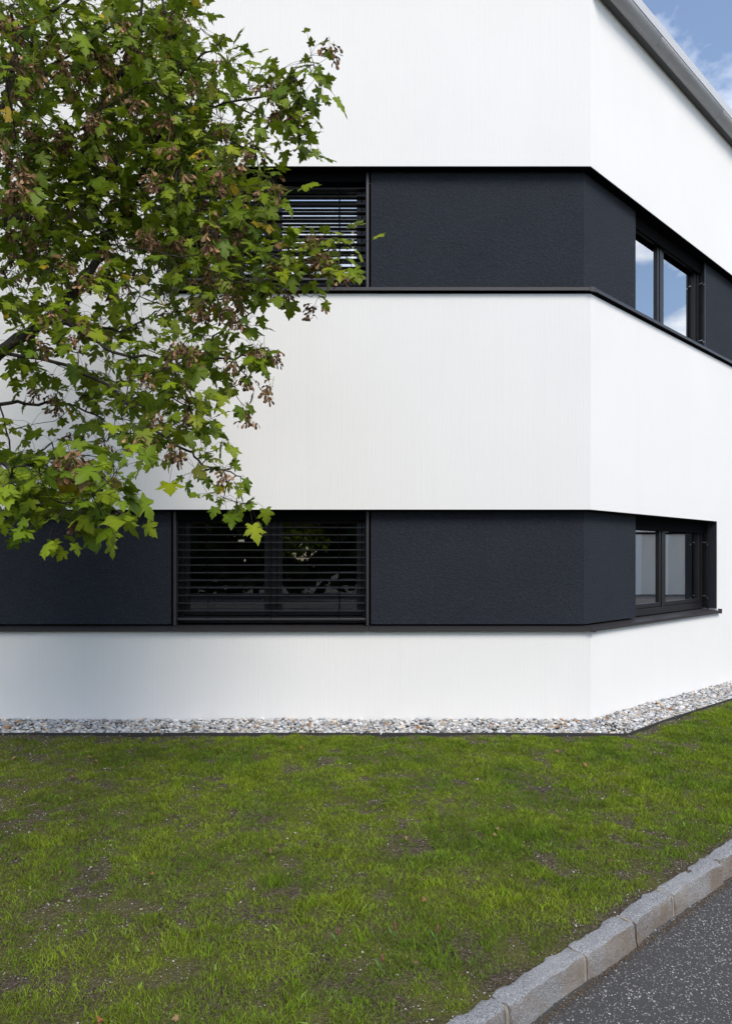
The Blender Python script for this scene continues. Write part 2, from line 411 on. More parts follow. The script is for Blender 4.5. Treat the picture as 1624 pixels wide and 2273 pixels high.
# ------------------------------------------------------------------ the building
XL, SE = -9.0, 11.0
bld = empty('office_building', (CX, 0, 0))
tag(bld, 'white plastered two storey building with dark window bands folding round an obtuse corner', 'building')
def sweep(mb, prof, stations, ff=1.0):
    """closed profile [(o, z)] swept along the facade; stations: ('f', x) | 'c' | ('r', s)"""
    b = len(mb.v); n = len(prof)
    for st in stations:
        for (o, z) in prof:
            p = ((plan_c(o) if ff == 1.0 else (CX + o * ff - o / Q, o * ff)) if st == 'c' else (plan_f(st[1], o * ff) if st[0] == 'f' else plan_r(st[1], o)))
            mb.v.append((p[0], p[1], z))
    for i in range(len(stations) - 1):
        for k in range(n):
            a = b + i * n + k; c = b + i * n + (k + 1) % n
            mb.f.append((a, c, c + n, a + n))
    mb.f.append(tuple(b + k for k in range(n))[::-1]); mb.f.append(tuple(b + (len(stations) - 1) * n + k for k in range(n)))
    return mb
def rect(o0, o1, z0, z1): return [(o0, z0), (o0, z1), (o1, z1), (o1, z0)]
ZS1, ZT1, ZS2, ZT2, ZE = .868, 2.041, 4.122, 5.354, 7.06       # sill and top of the two bands, eaves
WX0, WX1 = -1.878, .026
RS0, RS1, RS1U = 1.169, 3.305, 3.18
T = .34
wl = MB()
sweep(wl, rect(0, T, -.6, ZS1), [('f', XL), 'c', ('r', SE)])
sweep(wl, rect(0, T, ZS1, ZT1), [('r', RS1), ('r', SE)])
sweep(wl, rect(0, T, ZT1, ZS2), [('f', XL), 'c', ('r', SE)])
sweep(wl, rect(0, T, ZS2, ZT2), [('f', XL), ('f', WX0 - .05)])
sweep(wl, rect(0, T, ZT2, ZE + .3), [('f', XL), 'c', ('r', SE)])
wl.build('wall', M['white'], bld)
# dark soffits under the white bands, dark reveals
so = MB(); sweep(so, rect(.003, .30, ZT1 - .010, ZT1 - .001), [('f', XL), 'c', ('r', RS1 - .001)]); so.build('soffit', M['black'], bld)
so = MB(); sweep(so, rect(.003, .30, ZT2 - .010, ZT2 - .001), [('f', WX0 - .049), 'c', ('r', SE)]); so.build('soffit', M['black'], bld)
PO = .092
def panel(z0, z1, st, o0=PO):
    m = MB(); sweep(m, rect(o0, .335, z0, z1), st); return m.build('dark_panel', M['dark'], bld)
panel(ZS1 + .058, ZT1 - .011, [('f', XL), ('f', WX0 - .028)])
panel(ZS1 + .058, ZT1 - .011, [('f', WX1 + .022), 'c', ('r', RS0)])
panel(ZS2 + .078, ZT2 - .011, [('f', WX1 + .022), 'c', ('r', RS0)])
panel(ZS2 + .078, ZT2 - .011, [('r', RS1U), ('r', SE)])
rv_ = MB(); rv_.box(RS1 - .016, RS1 - .002, .003, .33, ZS1 + .06, ZT1 - .011, FR); rv_.build('reveal', M['dark'], bld)
rv_ = MB(); rv_.box(WX0 - .049, WX0 - .028, .006, .33, ZS2 + .07, ZT2 - .011); rv_.build('reveal', M['dark'], bld)

def sill(zl, stations, end=None):
    """zl: top of front lip"""
    p = [(-.042, zl), (-.042, zl - .031), (-.038, zl - .031), (-.038, zl - .006), (.30, zl + .016), (.30, zl + .022)]
    m = MB(); sweep(m, p, stations); o = m.build('sill', M['sill'], bld)
    if end is not None:
        e = MB(); e.box(end, end + .010, -.047, .10, zl - .040, zl + .020, FR); e.build('end_cap', M['sill'], o)
    return o
zl = .898
sill(zl, [('f', XL), ('f', WX0 - .004)]); sill(zl, [('f', WX0), ('f', WX1 - .002)]); sill(zl, [('f', WX1 + .002), ('f', 2.155)])
sill(zl, [('r', .012), ('r', 1.44)]); sill(zl, [('r', 1.444), ('r', RS1 + .035)], RS1 + .035)
cp = MB(); sweep(cp, [(-.046, zl + .003), (-.046, zl - .038), (-.030, zl - .038), (-.030, zl + .004)], [('f', 2.150), 'c', ('r', .022)]); cp.build('corner_cap', M['sill'], bld)
zl = 4.172
sill(zl, [('f', WX0 - .048), ('f', WX1 - .002)]); sill(zl, [('f', WX1 + .002), ('f', 2.155)])
sill(zl, [('r', .012), ('r', 3.45)]); sill(zl, [('r', 3.454), ('r', SE)])
cp = MB(); sweep(cp, [(-.046, zl + .003), (-.046, zl - .038), (-.030, zl - .038), (-.030, zl + .004)], [('f', 2.150), 'c', ('r', .022)]); cp.build('corner_cap', M['sill'], bld)

# eaves: board coloured dark to stand for the shadow gap, folded metal underside, pale fascia
ea = MB(); sweep(ea, rect(-.068, -.002, ZE, ZE + .28), [('f', XL), 'c', ('r', SE)], .3); ea.build('eaves_shade_board', M['soffit'], bld)
prof = [(-.070, ZE - .004), (-.085, ZE - .010), (-.11, ZE - .008), (-.14, ZE + .004), (-.165, ZE + .022), (-.186, ZE + .046), (-.186, ZE + .06), (-.07, ZE + .06)]
segs = [[('f', XL), ('f', -2.0)], [('f', -1.997), ('f', 1.0)], [('f', 1.003), 'c', ('r', 1.2)], [('r', 1.203), ('r', 3.0)], [('r', 3.003), ('r', 4.8)], [('r', 4.803), ('r', 7.2)], [('r', 7.203), ('r', SE)]]
for sg in segs:
    m = MB(); sweep(m, prof, sg, .3); m.build('eaves_sheet', M['zinc'], bld, True)
fa = MB(); sweep(fa, rect(-.192, -.06, ZE + .062, ZE + .165), [('f', XL), 'c', ('r', SE)], .3); fa.build('fascia', mat_simple('fascia_metal', (.52, .53, .55), .6, 0, .3, .05, 4), bld)
rf = MB()
P = [plan_f(XL, -.04), (CX - .04 + .15 / Q, -.04), plan_r(SE, -.15), (XL, 12)]
rf.add([(x, y, ZE + .17) for x, y in P] + [(x, y, ZE + .22) for x, y in P], [(0, 1, 2, 3), (7, 6, 5, 4), (0, 4, 5, 1), (1, 5, 6, 2), (2, 6, 7, 3), (3, 7, 4, 0)])
rf.build('roof', M['zinc'], bld)
# rooms behind the windows
for z0, z1 in ((.05, .15), (3.1, 3.3)):
    m = MB(); P = [plan_f(XL, .35), plan_c(.35), plan_r(SE, .35), (XL, 11.5)]
    m.add([(x, y, z0) for x, y in P] + [(x, y, z1) for x, y in P], [(0, 1, 2, 3), (7, 6, 5, 4), (0, 4, 5, 1), (1, 5, 6, 2), (2, 6, 7, 3), (3, 7, 4, 0)])
    m.build('floor_slab', M['room'], bld)
m = MB().box(XL, XL + .2, .35, 11.5, -.6, ZE + .1); m.build('back_wall', M['room'], bld)
pA, pB = plan_r(SE, .34), (XL, 11.7)
m = MB().add([(pA[0], pA[1], -.6), (pB[0], pB[1], -.6), (pB[0], pB[1], ZE + .15), (pA[0], pA[1], ZE + .15), (pA[0], pA[1] + .2, -.6), (pB[0], pB[1] + .2, -.6), (pB[0], pB[1] + .2, ZE + .15), (pA[0], pA[1] + .2, ZE + .15)],
             [(0, 1, 2, 3), (7, 6, 5, 4), (0, 4, 5, 1), (3, 2, 6, 7), (0, 3, 7, 4), (1, 5, 6, 2)]); m.build('back_wall', M['room'], bld)
m = MB().box(-4.5, 1.5, 3.6, 3.7, .15, ZE); m.build('partition', M['room'], bld)

def ring(mb, u0, u1, z0, z1, wd, o0, o1, F, bottom=None):
    bt = bottom or wd
    mb.box(u0, u0 + wd, o0, o1, z0, z1, F); mb.box(u1 - wd, u1, o0, o1, z0, z1, F)
    mb.box(u0 + wd, u1 - wd, o0 + .001, o1, z0, z0 + bt, F); mb.box(u0 + wd, u1 - wd, o0 + .001, o1, z1 - wd, z1, F); return mb
def window(F, u0, u1, z0, z1, o, glass, split=.5):
    um = u0 + (u1 - u0) * split
    fm = MB(); ring(fm, u0, u1, z0, z1, .055, o, o + .08, F, .075); fm.box(um - .035, um + .035, o + .004, o + .08, z0 + .075, z1 - .055, F)
    fo = fm.build('window', M['frame'], bld, bevel=.003)
    for (a, b) in ((u0 + .055, um - .035), (um + .035, u1 - .055)):
        sm = MB(); ring(sm, a + .004, b - .004, z0 + .08, z1 - .06, .05, o + .012, o + .075, F); sm.build('sash', M['frame'], fo, bevel=.003)
        pm = MB(); pm.box(a + .050, b - .050, o + .036, o + .042, z0 + .126, z1 - .106, F); pm.build('pane', glass, fo)
    return fo
window(FF, WX0 + .01, WX1 - .01, ZS1 + .055, ZT1 - .012, .235, M['glass_front'])
window(FF, WX0 + .01, WX1 - .01, ZS2 + .075, ZT2 - .012, .235, M['glass_upper'])
window(FR, RS0 - .06, RS1 - .03, ZS1 + .055, ZT1 - .012, .165, M['glass_side'], .44)
window(FR, RS0 - .06, RS1U - .03, ZS2 + .075, ZT2 - .012, .165, M['glass_side'], .44)

# venetian blinds of the two street windows
def slat_mesh():
    mb = MB(); n = 6; w2 = .035; le = (WX1 - WX0) - .062
    top = []
    for k in range(n + 1):
        u = -1 + 2 * k / n; top.append((w2 * u, .007 * (1 - u * u)))
    prof = top + [(a, b - .0016) for a, b in reversed(top)]
    m = len(prof)
    for x in (-le / 2, le / 2): mb.v += [(x, a, b) for a, b in prof]
    for k in range(m): mb.f.append((k, (k + 1) % m, m + (k + 1) % m, m + k))
    mb.f.append(tuple(range(m))); mb.f.append(tuple(range(m, 2 * m))[::-1]); return mb.mesh('slat')
SL = slat_mesh(); SL.materials.append(M['slat'])
def blind(zfirst, pitch, count, zrail, ztop, zbot, tilt):
    xm = (WX0 + WX1) / 2; oy = .145
    hb = MB(); hb.box(WX0 + .004, WX1 - .004, .10, .232, ztop - .085, ztop)
    b = hb.build('venetian_blind', M['black'], bld)
    r = random.Random(int(zfirst * 100))
    for k in range(count):
        o = bpy.data.objects.new('slat', SL); COL.objects.link(o); o.parent = b
        o.location = (xm, oy, zfirst - k * pitch + r.uniform(-.0015, .0015)); o.rotation_euler = (tilt + r.uniform(-.025, .025), r.uniform(-.0009, .0009), 0)
    rb = MB(); rb.box(WX0 + .03, WX1 - .03, oy - .036, oy + .036, zrail - .011, zrail + .011); rb.build('bottom_rail', M['rail'], b, bevel=.003)
    for x in (WX0 - .002, WX1 - .024):
        gm = MB(); gm.box(x, x + .026, .088, .21, zbot, ztop); gm.build('guide_rail', M['rail'], b, bevel=.002)
    for x in (WX0 + .33, xm - .005, WX1 - .29):
        for yy in (oy - .042, oy + .042):
            c = MB(); c.tube([(x, yy, zrail), (x, yy, ztop - .08)], .0022, 5); c.build('lift_tape', M['black'], b)
at_z = lambda py, d: 1.58 + (1237 - py) / 1624 * d
blind(at_z(1154, 7.2), .0745, 13, at_z(1374, 7.2), ZT1 - .012, ZS1 + .045, R(3))
blind(at_z(404, 7.2), .0768, 13, at_z(622, 7.2), ZT2 - .012, ZS2 + .07, R(-3))
# guide rails with steel clips of the two side windows (blinds raised)
for (s1, z0, z1) in ((RS1 - .06, ZS1 + .05, ZT1 - .012), (RS1U - .06, ZS2 + .07, ZT2 - .012)):
    gm = MB(); gm.box(s1, s1 + .03, .085, .11, z0, z1, FR); gr = gm.build('guide_rail', M['frame'], bld)
    for zz in (z0 + .16, z1 - .26):
        cm = MB(); cm.box(s1 + .008, s1 + .018, .108, .19, zz, zz + .008, FR); cm.box(s1 - .004, s1 + .006, .09, .10, zz - .03, zz - .015, FR); cm.build('clip', M['steel'], gr)
    hb = MB(); hb.box(RS0 - .05, s1, .13, .160, z1 - .14, z1 - .001, FR); hb.build('blind_box', M['black'], bld)

# ------------------------------------------------------------------ things behind the panes
def curtain(name, F, u0, u1, z0, z1, o, label, amp=.02, wl_=.09):
    n = int((u1 - u0) / .012); mb = MB(); r = random.Random(int(u0 * 91))
    ph = 0; pts = []
    for k in range(n + 1):
        u = u0 + (u1 - u0) * k / n; ph += r.uniform(.6, 1.4) * .012 / wl_ * 2 * math.pi; pts.append((u, o + amp * math.sin(ph) + amp * .4 * math.sin(ph * .37)))
    for (u, oo) in pts:
        for d in (0, .004):
            mb.v.append(F(u, oo + d, z0)); mb.v.append(F(u, oo + d, z1))
    for k in range(n):
        a = 4 * k; mb.f += [(a, a + 4, a + 5, a + 1), (a + 2, a + 3, a + 7, a + 6), (a + 1, a + 5, a + 7, a + 3), (a, a + 2, a + 6, a + 4)]
    o_ = mb.build(name, M['curtain'], None, True); tag(o_, label, 'curtain'); return o_
curtain('curtain', FR, RS0 - .02, 1.75, ZS1 + .1, ZT1 + .1, .32, 'pale grey curtain behind the left pane of the lower right window')
curtain('curtain', FR, 2.62, 2.95, ZS1 + .1, ZT1 + .1, .34, 'narrow grey curtain gathered at the far end of the lower right window')
lm = MB(); lm.tube([(-.14, .62, 4.22), (-.14, .62, 5.12)], .014, 10)
t = NT('warm_tube'); t.p.inputs['Emission Color'].default_value = (1, .86, .55, 1); t.p.inputs['Emission Strength'].default_value = 2.2
lamp = lm.build('tube_lamp', t.m, None, True); tag(lamp, 'thin vertical warm white light tube glowing behind the upper left blind', 'lamp')

# ------------------------------------------------------------------ what the panes mirror: grey building across the road, trees behind the street
nb = empty('neighbour_building', (34, 14, -.5)); tag(nb, 'long low grey rendered building across the road, mirrored in the lower right window', 'building')
MB().box(32, 42, -8, 44, -1.3, 5.2).build('wall', M['neighbour'], nb)
MB().box(31.6, 42.4, -8.4, 44.4, 5.2, 5.45).build('roof', M['soffit'], nb)
for k in range(8):
    y0 = -5 + 6 * k
    wf = MB().box(31.91, 32.05, y0, y0 + 2.2, 3.7, 4.7).build('window', M['frame'], nb)
clad = mat_simple('pale_cladding', (.86, .84, .80), .8, 0, .2, .05, 2)
for k in range(38): MB().box(31.93, 31.999, -7 + 1.33 * k, -6.55 + 1.33 * k, -1.2, 5.1).build('cladding_strip', clad, nb)
MB().box(31.88, 31.92, -8, 44, 2.75, 2.85).build('joint_strip', M['black'], nb)
N = 9000
q = np.array([(-.5, -.4, 0), (.5, -.45, .1), (.4, .5, 0), (-.45, .42, -.1)]); 
mats = np.zeros((N, 3, 4))
for i in range(N):
    k = rng.randint(0, 16); xc = -34 + 4.4 * k + rng.uniform(-1, 1); hh = (7.4, 6, 8.2, 5.2, 7)[k % 5]
    d = rng.normal(size=3); d /= np.linalg.norm(d); rr_ = rng.uniform(.55, 1)
    p = np.array((xc + d[0] * 3.0 * rr_, -30 + d[1] * 2.2 * rr_, hh * .5 - .6 + d[2] * hh * .52 * rr_))
    A = np.linalg.qr(rng.normal(size=(3, 3)))[0] * rng.uniform(.42, .95)
    mats[i, :, :3] = A; mats[i, :, 3] = p
me = inst_mesh('far_trees', q, [(0, 1, 2), (0, 2, 3)], mats, np.ones((N, 3)) * .04)
tag(link('far_trees', me, M['far_foliage']), 'dark green mass of trees across the street, mirrored in the front windows', 'trees', kind='stuff')

# ------------------------------------------------------------------ gravel strip and its edging
GW = .455
ed = MB()
def ed_pt(st, o, z):
    p = plan_c(o) if st == 'c' else (plan_f(st[1], o) if st[0] == 'f' else plan_r(st[1], o)); return (p[0], p[1], float(g(*p)) + z)
def gsweep(mb, prof, sts):
    b = len(mb.v); n = len(prof)
    for st in sts:
        for (o, z) in prof: mb.v.append(ed_pt(st, o, z))
    for i in range(len(sts) - 1):
        for k in range(n):
            a = b + i * n + k; c = b + i * n + (k + 1) % n; mb.f.append((a, c, c + n, a + n))
    return mb
sts = [('f', x) for x in np.linspace(-8, 2.0, 41)] + ['c'] + [('r', s) for s in np.linspace(.4, 9, 30)]
gsweep(ed, [(-GW - .006, -.1), (-GW - .006, .015), (-GW, .015), (-GW, -.1)], sts)
e = ed.build('edging_strip', M['edging']); tag(e, 'thin dark edging strip between the pale gravel and the lawn', 'edging')
gb = MB(); gsweep(gb, [(-GW + .001, -.03), (.002, -.01), (.002, -.2), (-GW + .001, -.2)], sts)
tag(gb.build('gravel_bed', mat_simple('gravel_dust', (.22, .21, .20), .95, 0, .1, .3, 40, .004)), kind='structure')
def ico(sub):
    import bmesh
    bm = bmesh.new(); bmesh.ops.create_icosphere(bm, subdivisions=sub, radius=1); bm.verts.ensure_lookup_table()
    v = np.array([p.co[:] for p in bm.verts]); f = np.array([[q.index for q in a.verts] for a in bm.faces]); bm.free(); return v, f
IV, IF = ico(2); IV1, IF1 = ico(1)
def rand_rot(n, r): 
    q = r.normal(size=(n, 4)); q /= np.linalg.norm(q, axis=1)[:, None]; w_, x, y, z = q.T
    return np.stack([np.stack([1 - 2 * (y * y + z * z), 2 * (x * y - z * w_), 2 * (x * z + y * w_)], -1), np.stack([2 * (x * y + z * w_), 1 - 2 * (x * x + z * z), 2 * (y * z - x * w_)], -1), np.stack([2 * (x * z - y * w_), 2 * (y * z + x * w_), 1 - 2 * (x * x + y * y)], -1)], 1)
def pebbles(name, base, X, Y, Z, size, r, cols, flat=(.75, .5)):
    n = len(X); RZ = r.uniform(0, 6.283, n); A = np.zeros((n, 3, 3)); c, s = np.cos(RZ), np.sin(RZ)
    A[:, 0, 0] = c; A[:, 0, 1] = -s; A[:, 1, 0] = s; A[:, 1, 1] = c; A[:, 2, 2] = 1
    T_ = rand_rot(n, r); tilt = np.eye(3)[None] + .45 * (T_ - np.swapaxes(T_, 1, 2)) * .5
    S = np.stack([size * r.uniform(.85, 1.25, n), size * r.uniform(flat[0] - .1, flat[0] + .2, n), size * r.uniform(flat[1] - .1, flat[1] + .2, n)], 1)
    Mx = np.zeros((n, 3, 4)); Mx[:, :, :3] = np.einsum('nij,njk->nik', A, tilt) * S[:, None, :]; Mx[:, 0, 3] = X; Mx[:, 1, 3] = Y; Mx[:, 2, 3] = Z
    return Mx
r = np.random.RandomState(5)
n0 = 14500
along = r.uniform(-5.6, 6.2, n0); o = -r.uniform(.012, GW - .012, n0)
front = along < 2.2
PX = np.where(front, along, CX + Q * (along - 2.2) - Q * o); PY = np.where(front, o, Q * (along - 2.2) + Q * o)
# keep the corner fan filled
kf = 500; cxr = r.uniform(2.0, 2.75, kf); cyr = r.uniform(-GW, .3, kf); okc = (out_d(cxr, cyr) > .015) & (out_d(cxr, cyr) < GW - .01)
PX = np.concatenate([PX, cxr[okc]]); PY = np.concatenate([PY, cyr[okc]])
ok = (out_d(PX, PY) > .012) & (out_d(PX, PY) < GW - .008); PX, PY = PX[ok], PY[ok]
od = out_d(PX, PY); size = np.clip(r.lognormal(math.log(.0150), .34, len(PX)), .007, .032)
PZ = g(PX, PY) - .004 + .022 * (1 - od / GW) + r.uniform(-.012, .012, len(PX)) + .008 * (vnoise(PX, PY, .2) - .5)
nP = len(PX); base = r.uniform(.32, .72, nP)[:, None] * np.array([[1, .995, .98]]); pick = r.rand(nP)
base[pick < .22] *= np.array([.55, .58, .62]); base[(pick > .22) & (pick < .33)] = base[(pick > .22) & (pick < .33)] * np.array([.9, .74, .56]); base[(pick > .33) & (pick < .36)] = np.array([.36, .19, .09]); base[(pick > .36) & (pick < .40)] *= .35
# six pebble shapes joined
parts = []
Mx = pebbles('p', IV, PX, PY, PZ, size, r, base)
VV = []; FFs = []; CC = []; off = 0
for k in range(6):
    rr_ = np.random.RandomState(90 + k); sel = np.arange(nP) % 6 == k
    bv = IV.copy()
    for _ in range(5):
        d = rr_.normal(size=3); d /= np.linalg.norm(d); h = bv @ d; lim = rr_.uniform(.45, .8); bv = bv - np.maximum(h - lim, 0)[:, None] * d * .85
    V = np.einsum('nij,vj->nvi', Mx[sel][:, :, :3], bv) + Mx[sel][:, None, :, 3]
    VV.append(V.reshape(-1, 3)); m_ = sel.sum(); FFs.append((IF[None] + (np.arange(m_) * len(bv))[:, None, None]).reshape(-1, 3) + off); off += m_ * len(bv); CC.append(np.repeat(base[sel], len(bv), axis=0))
V = np.concatenate(VV); Fc = np.concatenate(FFs); nf = len(Fc)
me = big_mesh('gravel', V, Fc.ravel(), np.arange(nf) * 3, np.full(nf, 3), True, np.concatenate(CC))
tag(link('gravel', me, M['pebble']), 'strip of pale grey and white gravel along the foot of the white wall', 'gravel', kind='stuff')

# ------------------------------------------------------------------ lawn
r = np.random.RandomState(21)
def in_view(x, y, m=1.5):
    d = y + 7.06; return (d > 2.0) & (np.abs(x) < .5 * d + m)
def lawn_ok(x, y, e=.0): return (out_d(x, y) > GW + .012 + e) & (kerb_d(x, y) < -.02 - e) & in_view(x, y)
def cover(x, y):
    c = .30 * vnoise(x, y, .36) + .40 * vnoise(x, y, .12, 1) + .42 * vnoise(x, y, .05, 2) - .01
    c += -.08 * np.clip((-.3 - x) / 2.0, 0, 1) * (vnoise(x, y, .9, 3) + .4)
    kd = -kerb_d(x, y); c -= .40 * np.exp(-((kd) / (.05 + .05 * vnoise(x, y, .3, 3))) ** 2)
    c -= .28 * np.exp(-((out_d(x, y) - GW) / .10) ** 2) * (.4 + vnoise(x, y, .5, 2))
    return c
nb_ = 1850000
X = r.uniform(-5.2, 6.2, nb_); Y = r.uniform(-5.0, 2.6, nb_)
k = lawn_ok(X, Y) & (in_view(X, Y, .3) | (r.rand(nb_) < .32)); X, Y = X[k], Y[k]
dep = Y + 7.06
c = cover(X, Y); keep = r.rand(len(X)) < np.clip((c - .27) / .11, .28, 1) ; X, Y, c = X[keep], Y[keep], c[keep]
n = len(X); tall = np.clip((c - .42) / .28, 0, 1)
Hh = r.uniform(.006, .019, n) * np.clip((c - .22) / .16, .45, 1) + tall ** 1.5 * r.uniform(.0, .030, n) * (.3 + 1.1 * vnoise(X, Y, .22, 3))
Wd = r.uniform(.0007, .0015, n) * (1 + .10 * (Y + 4.8)); ang = r.uniform(0, 6.283, n); lean = r.uniform(.3, 1.5, n) * Hh; la = r.uniform(0, 6.283, n)
Z = g(X, Y) - .014 + .022 * (vnoise(X, Y, .25) - .5)
broad = r.rand(n) < .005; Wd[broad] *= r.uniform(3, 6, broad.sum()); Hh[broad] *= .8; lean[broad] *= 1.5
ca, sa = np.cos(ang) * Wd, np.sin(ang) * Wd; lx, ly = np.cos(la) * lean, np.sin(la) * lean
V = np.zeros((n, 5, 3)); 
V[:, 0] = np.stack([X - ca, Y - sa, Z], 1); V[:, 1] = np.stack([X + ca, Y + sa, Z], 1)
V[:, 2] = np.stack([X - ca * .8 + lx * .35, Y - sa * .8 + ly * .35, Z + Hh * .62], 1); V[:, 3] = np.stack([X + ca * .8 + lx * .35, Y + sa * .8 + ly * .35, Z + Hh * .62], 1)
V[:, 4] = np.stack([X + lx, Y + ly, Z + Hh], 1)
b0 = np.arange(n) * 5
loops = np.stack([b0, b0 + 1, b0 + 3, b0 + 2, b0 + 2, b0 + 3, b0 + 4], 1).ravel(); st = np.stack([np.arange(n) * 7, np.arange(n) * 7 + 4], 1).ravel(); tt = np.tile([4, 3], n)
mixn = np.clip(vnoise(X, Y, .30, 1) * .9 - .15 + r.rand(n) * .45, 0, 1)[:, None]
colr = (1 - mixn) * np.array([[.105, .215, .008]]) + mixn * np.array([[.275, .375, .016]])
dry = (r.rand(n) < .10 + .28 * np.clip((-.4 - X) / 2.2, 0, 1)) ; colr[dry] = np.array([.17, .14, .055]) * r.uniform(.6, 1.2, (dry.sum(), 1))
colr *= r.uniform(.5, 1.35, (n, 1)) * (.72 + .5 * vnoise(X, Y, .09, 2))[:, None]
colr[broad] = np.array([.20, .30, .05]) * r.uniform(.7, 1.2, (broad.sum(), 1))
me = big_mesh('grass', V.reshape(-1, 3), loops, st, tt, False, np.repeat(colr, 5, axis=0))
tag(link('grass', me, M['grass']), 'patchy short green lawn between the gravel strip and the kerb', 'grass', kind='stuff')
# stones in the bare patches
X = r.uniform(-3.7, 5.4, 240000); Y = r.uniform(-4.8, 2.6, 240000); k = lawn_ok(X, Y, -.015); X, Y = X[k], Y[k]; c = cover(X, Y)
k = r.rand(len(X)) < np.clip((.42 - c) / .14, .09, 1) * .55; X, Y = X[k], Y[k]; n = len(X)
size = np.clip(r.lognormal(math.log(.0025), .42, n), .0014, .0075)
cols = r.uniform(.12, .58, n)[:, None] * np.array([[1, .93, .83]]); cols[r.rand(n) < .3] *= np.array([.5, .45, .4])
Zs = g(X, Y) - .008 + .022 * (vnoise(X, Y, .25) - .5) + .014 * (vnoise(X, Y, .07, 1) - .5)
me = inst_mesh('lawn_stones', IV1, IF1, pebbles('s', IV1, X, Y, Zs, size, r, cols), cols)
tag(link('lawn_stones', me, M['pebble']), 'small pale stones scattered in the bare patches of the lawn', 'stones', kind='stuff')

gc = _r.uniform(.05, .22, GS_N)[:, None] * np.array([[1, .72, .48]])
me = inst_mesh('kerb_grit', IV1, IF1, pebbles('k', IV1, GRX, GRY, g(GRX, GRY) - ROAD_DROP - .006, _r.uniform(.0012, .0035, GS_N), _r, gc), gc)
tag(link('kerb_grit', me, M['pebble']), 'brown grit washed along the foot of the granite kerb', 'grit', kind='stuff')

# ------------------------------------------------------------------ maple leaf shape
half = [(0, 0), (.17, -.11), (.30, -.13), (.44, -.07), (.37, .03), (.42, .10), (.29, .14), (.42, .20), (.52, .28), (.66, .47), (.52, .45), (.50, .53), (.36, .47), (.205, .43), (.27, .56), (.345, .62), (.26, .68), (.20, .82), (.10, .90), (0, 1.08)]
def leaf_mesh(seed, fold=.18, droop=.35, curl=.25):
    rr = random.Random(seed); pts = [(x * rr.uniform(.93, 1.07), y) for x, y in half]; n = len(pts)
    outline = pts + [(-x * rr.uniform(.9, 1.08), y * rr.uniform(.96, 1.04)) for x, y in reversed(pts[1:-1])]
    v = [(0, .26)] + outline; V = []
    k1, k2, k3, ph = rr.uniform(.3, 1) * fold, rr.uniform(.3, 1) * droop, rr.uniform(-1, 1) * curl, rr.uniform(0, 6)
    for i, (x, y) in enumerate(v):
        z = k1 * abs(x) - k2 * max(0, y - .2) ** 2 * .8 + k3 * x * (y - .3) - .35 * x * x + .05 * math.sin(9 * x + ph) * math.cos(7 * y)
        if i and (x * x + (y - .26) ** 2) > .14: z -= .06 * rr.random()
        V.append((x, y, z))
    m = len(outline); return np.array(V), np.array([(0, 1 + k, 1 + (k + 1) % m) for k in range(m)])
LEAVES = [leaf_mesh(s) for s in range(10)]
NLV = len(LEAVES[0][0])

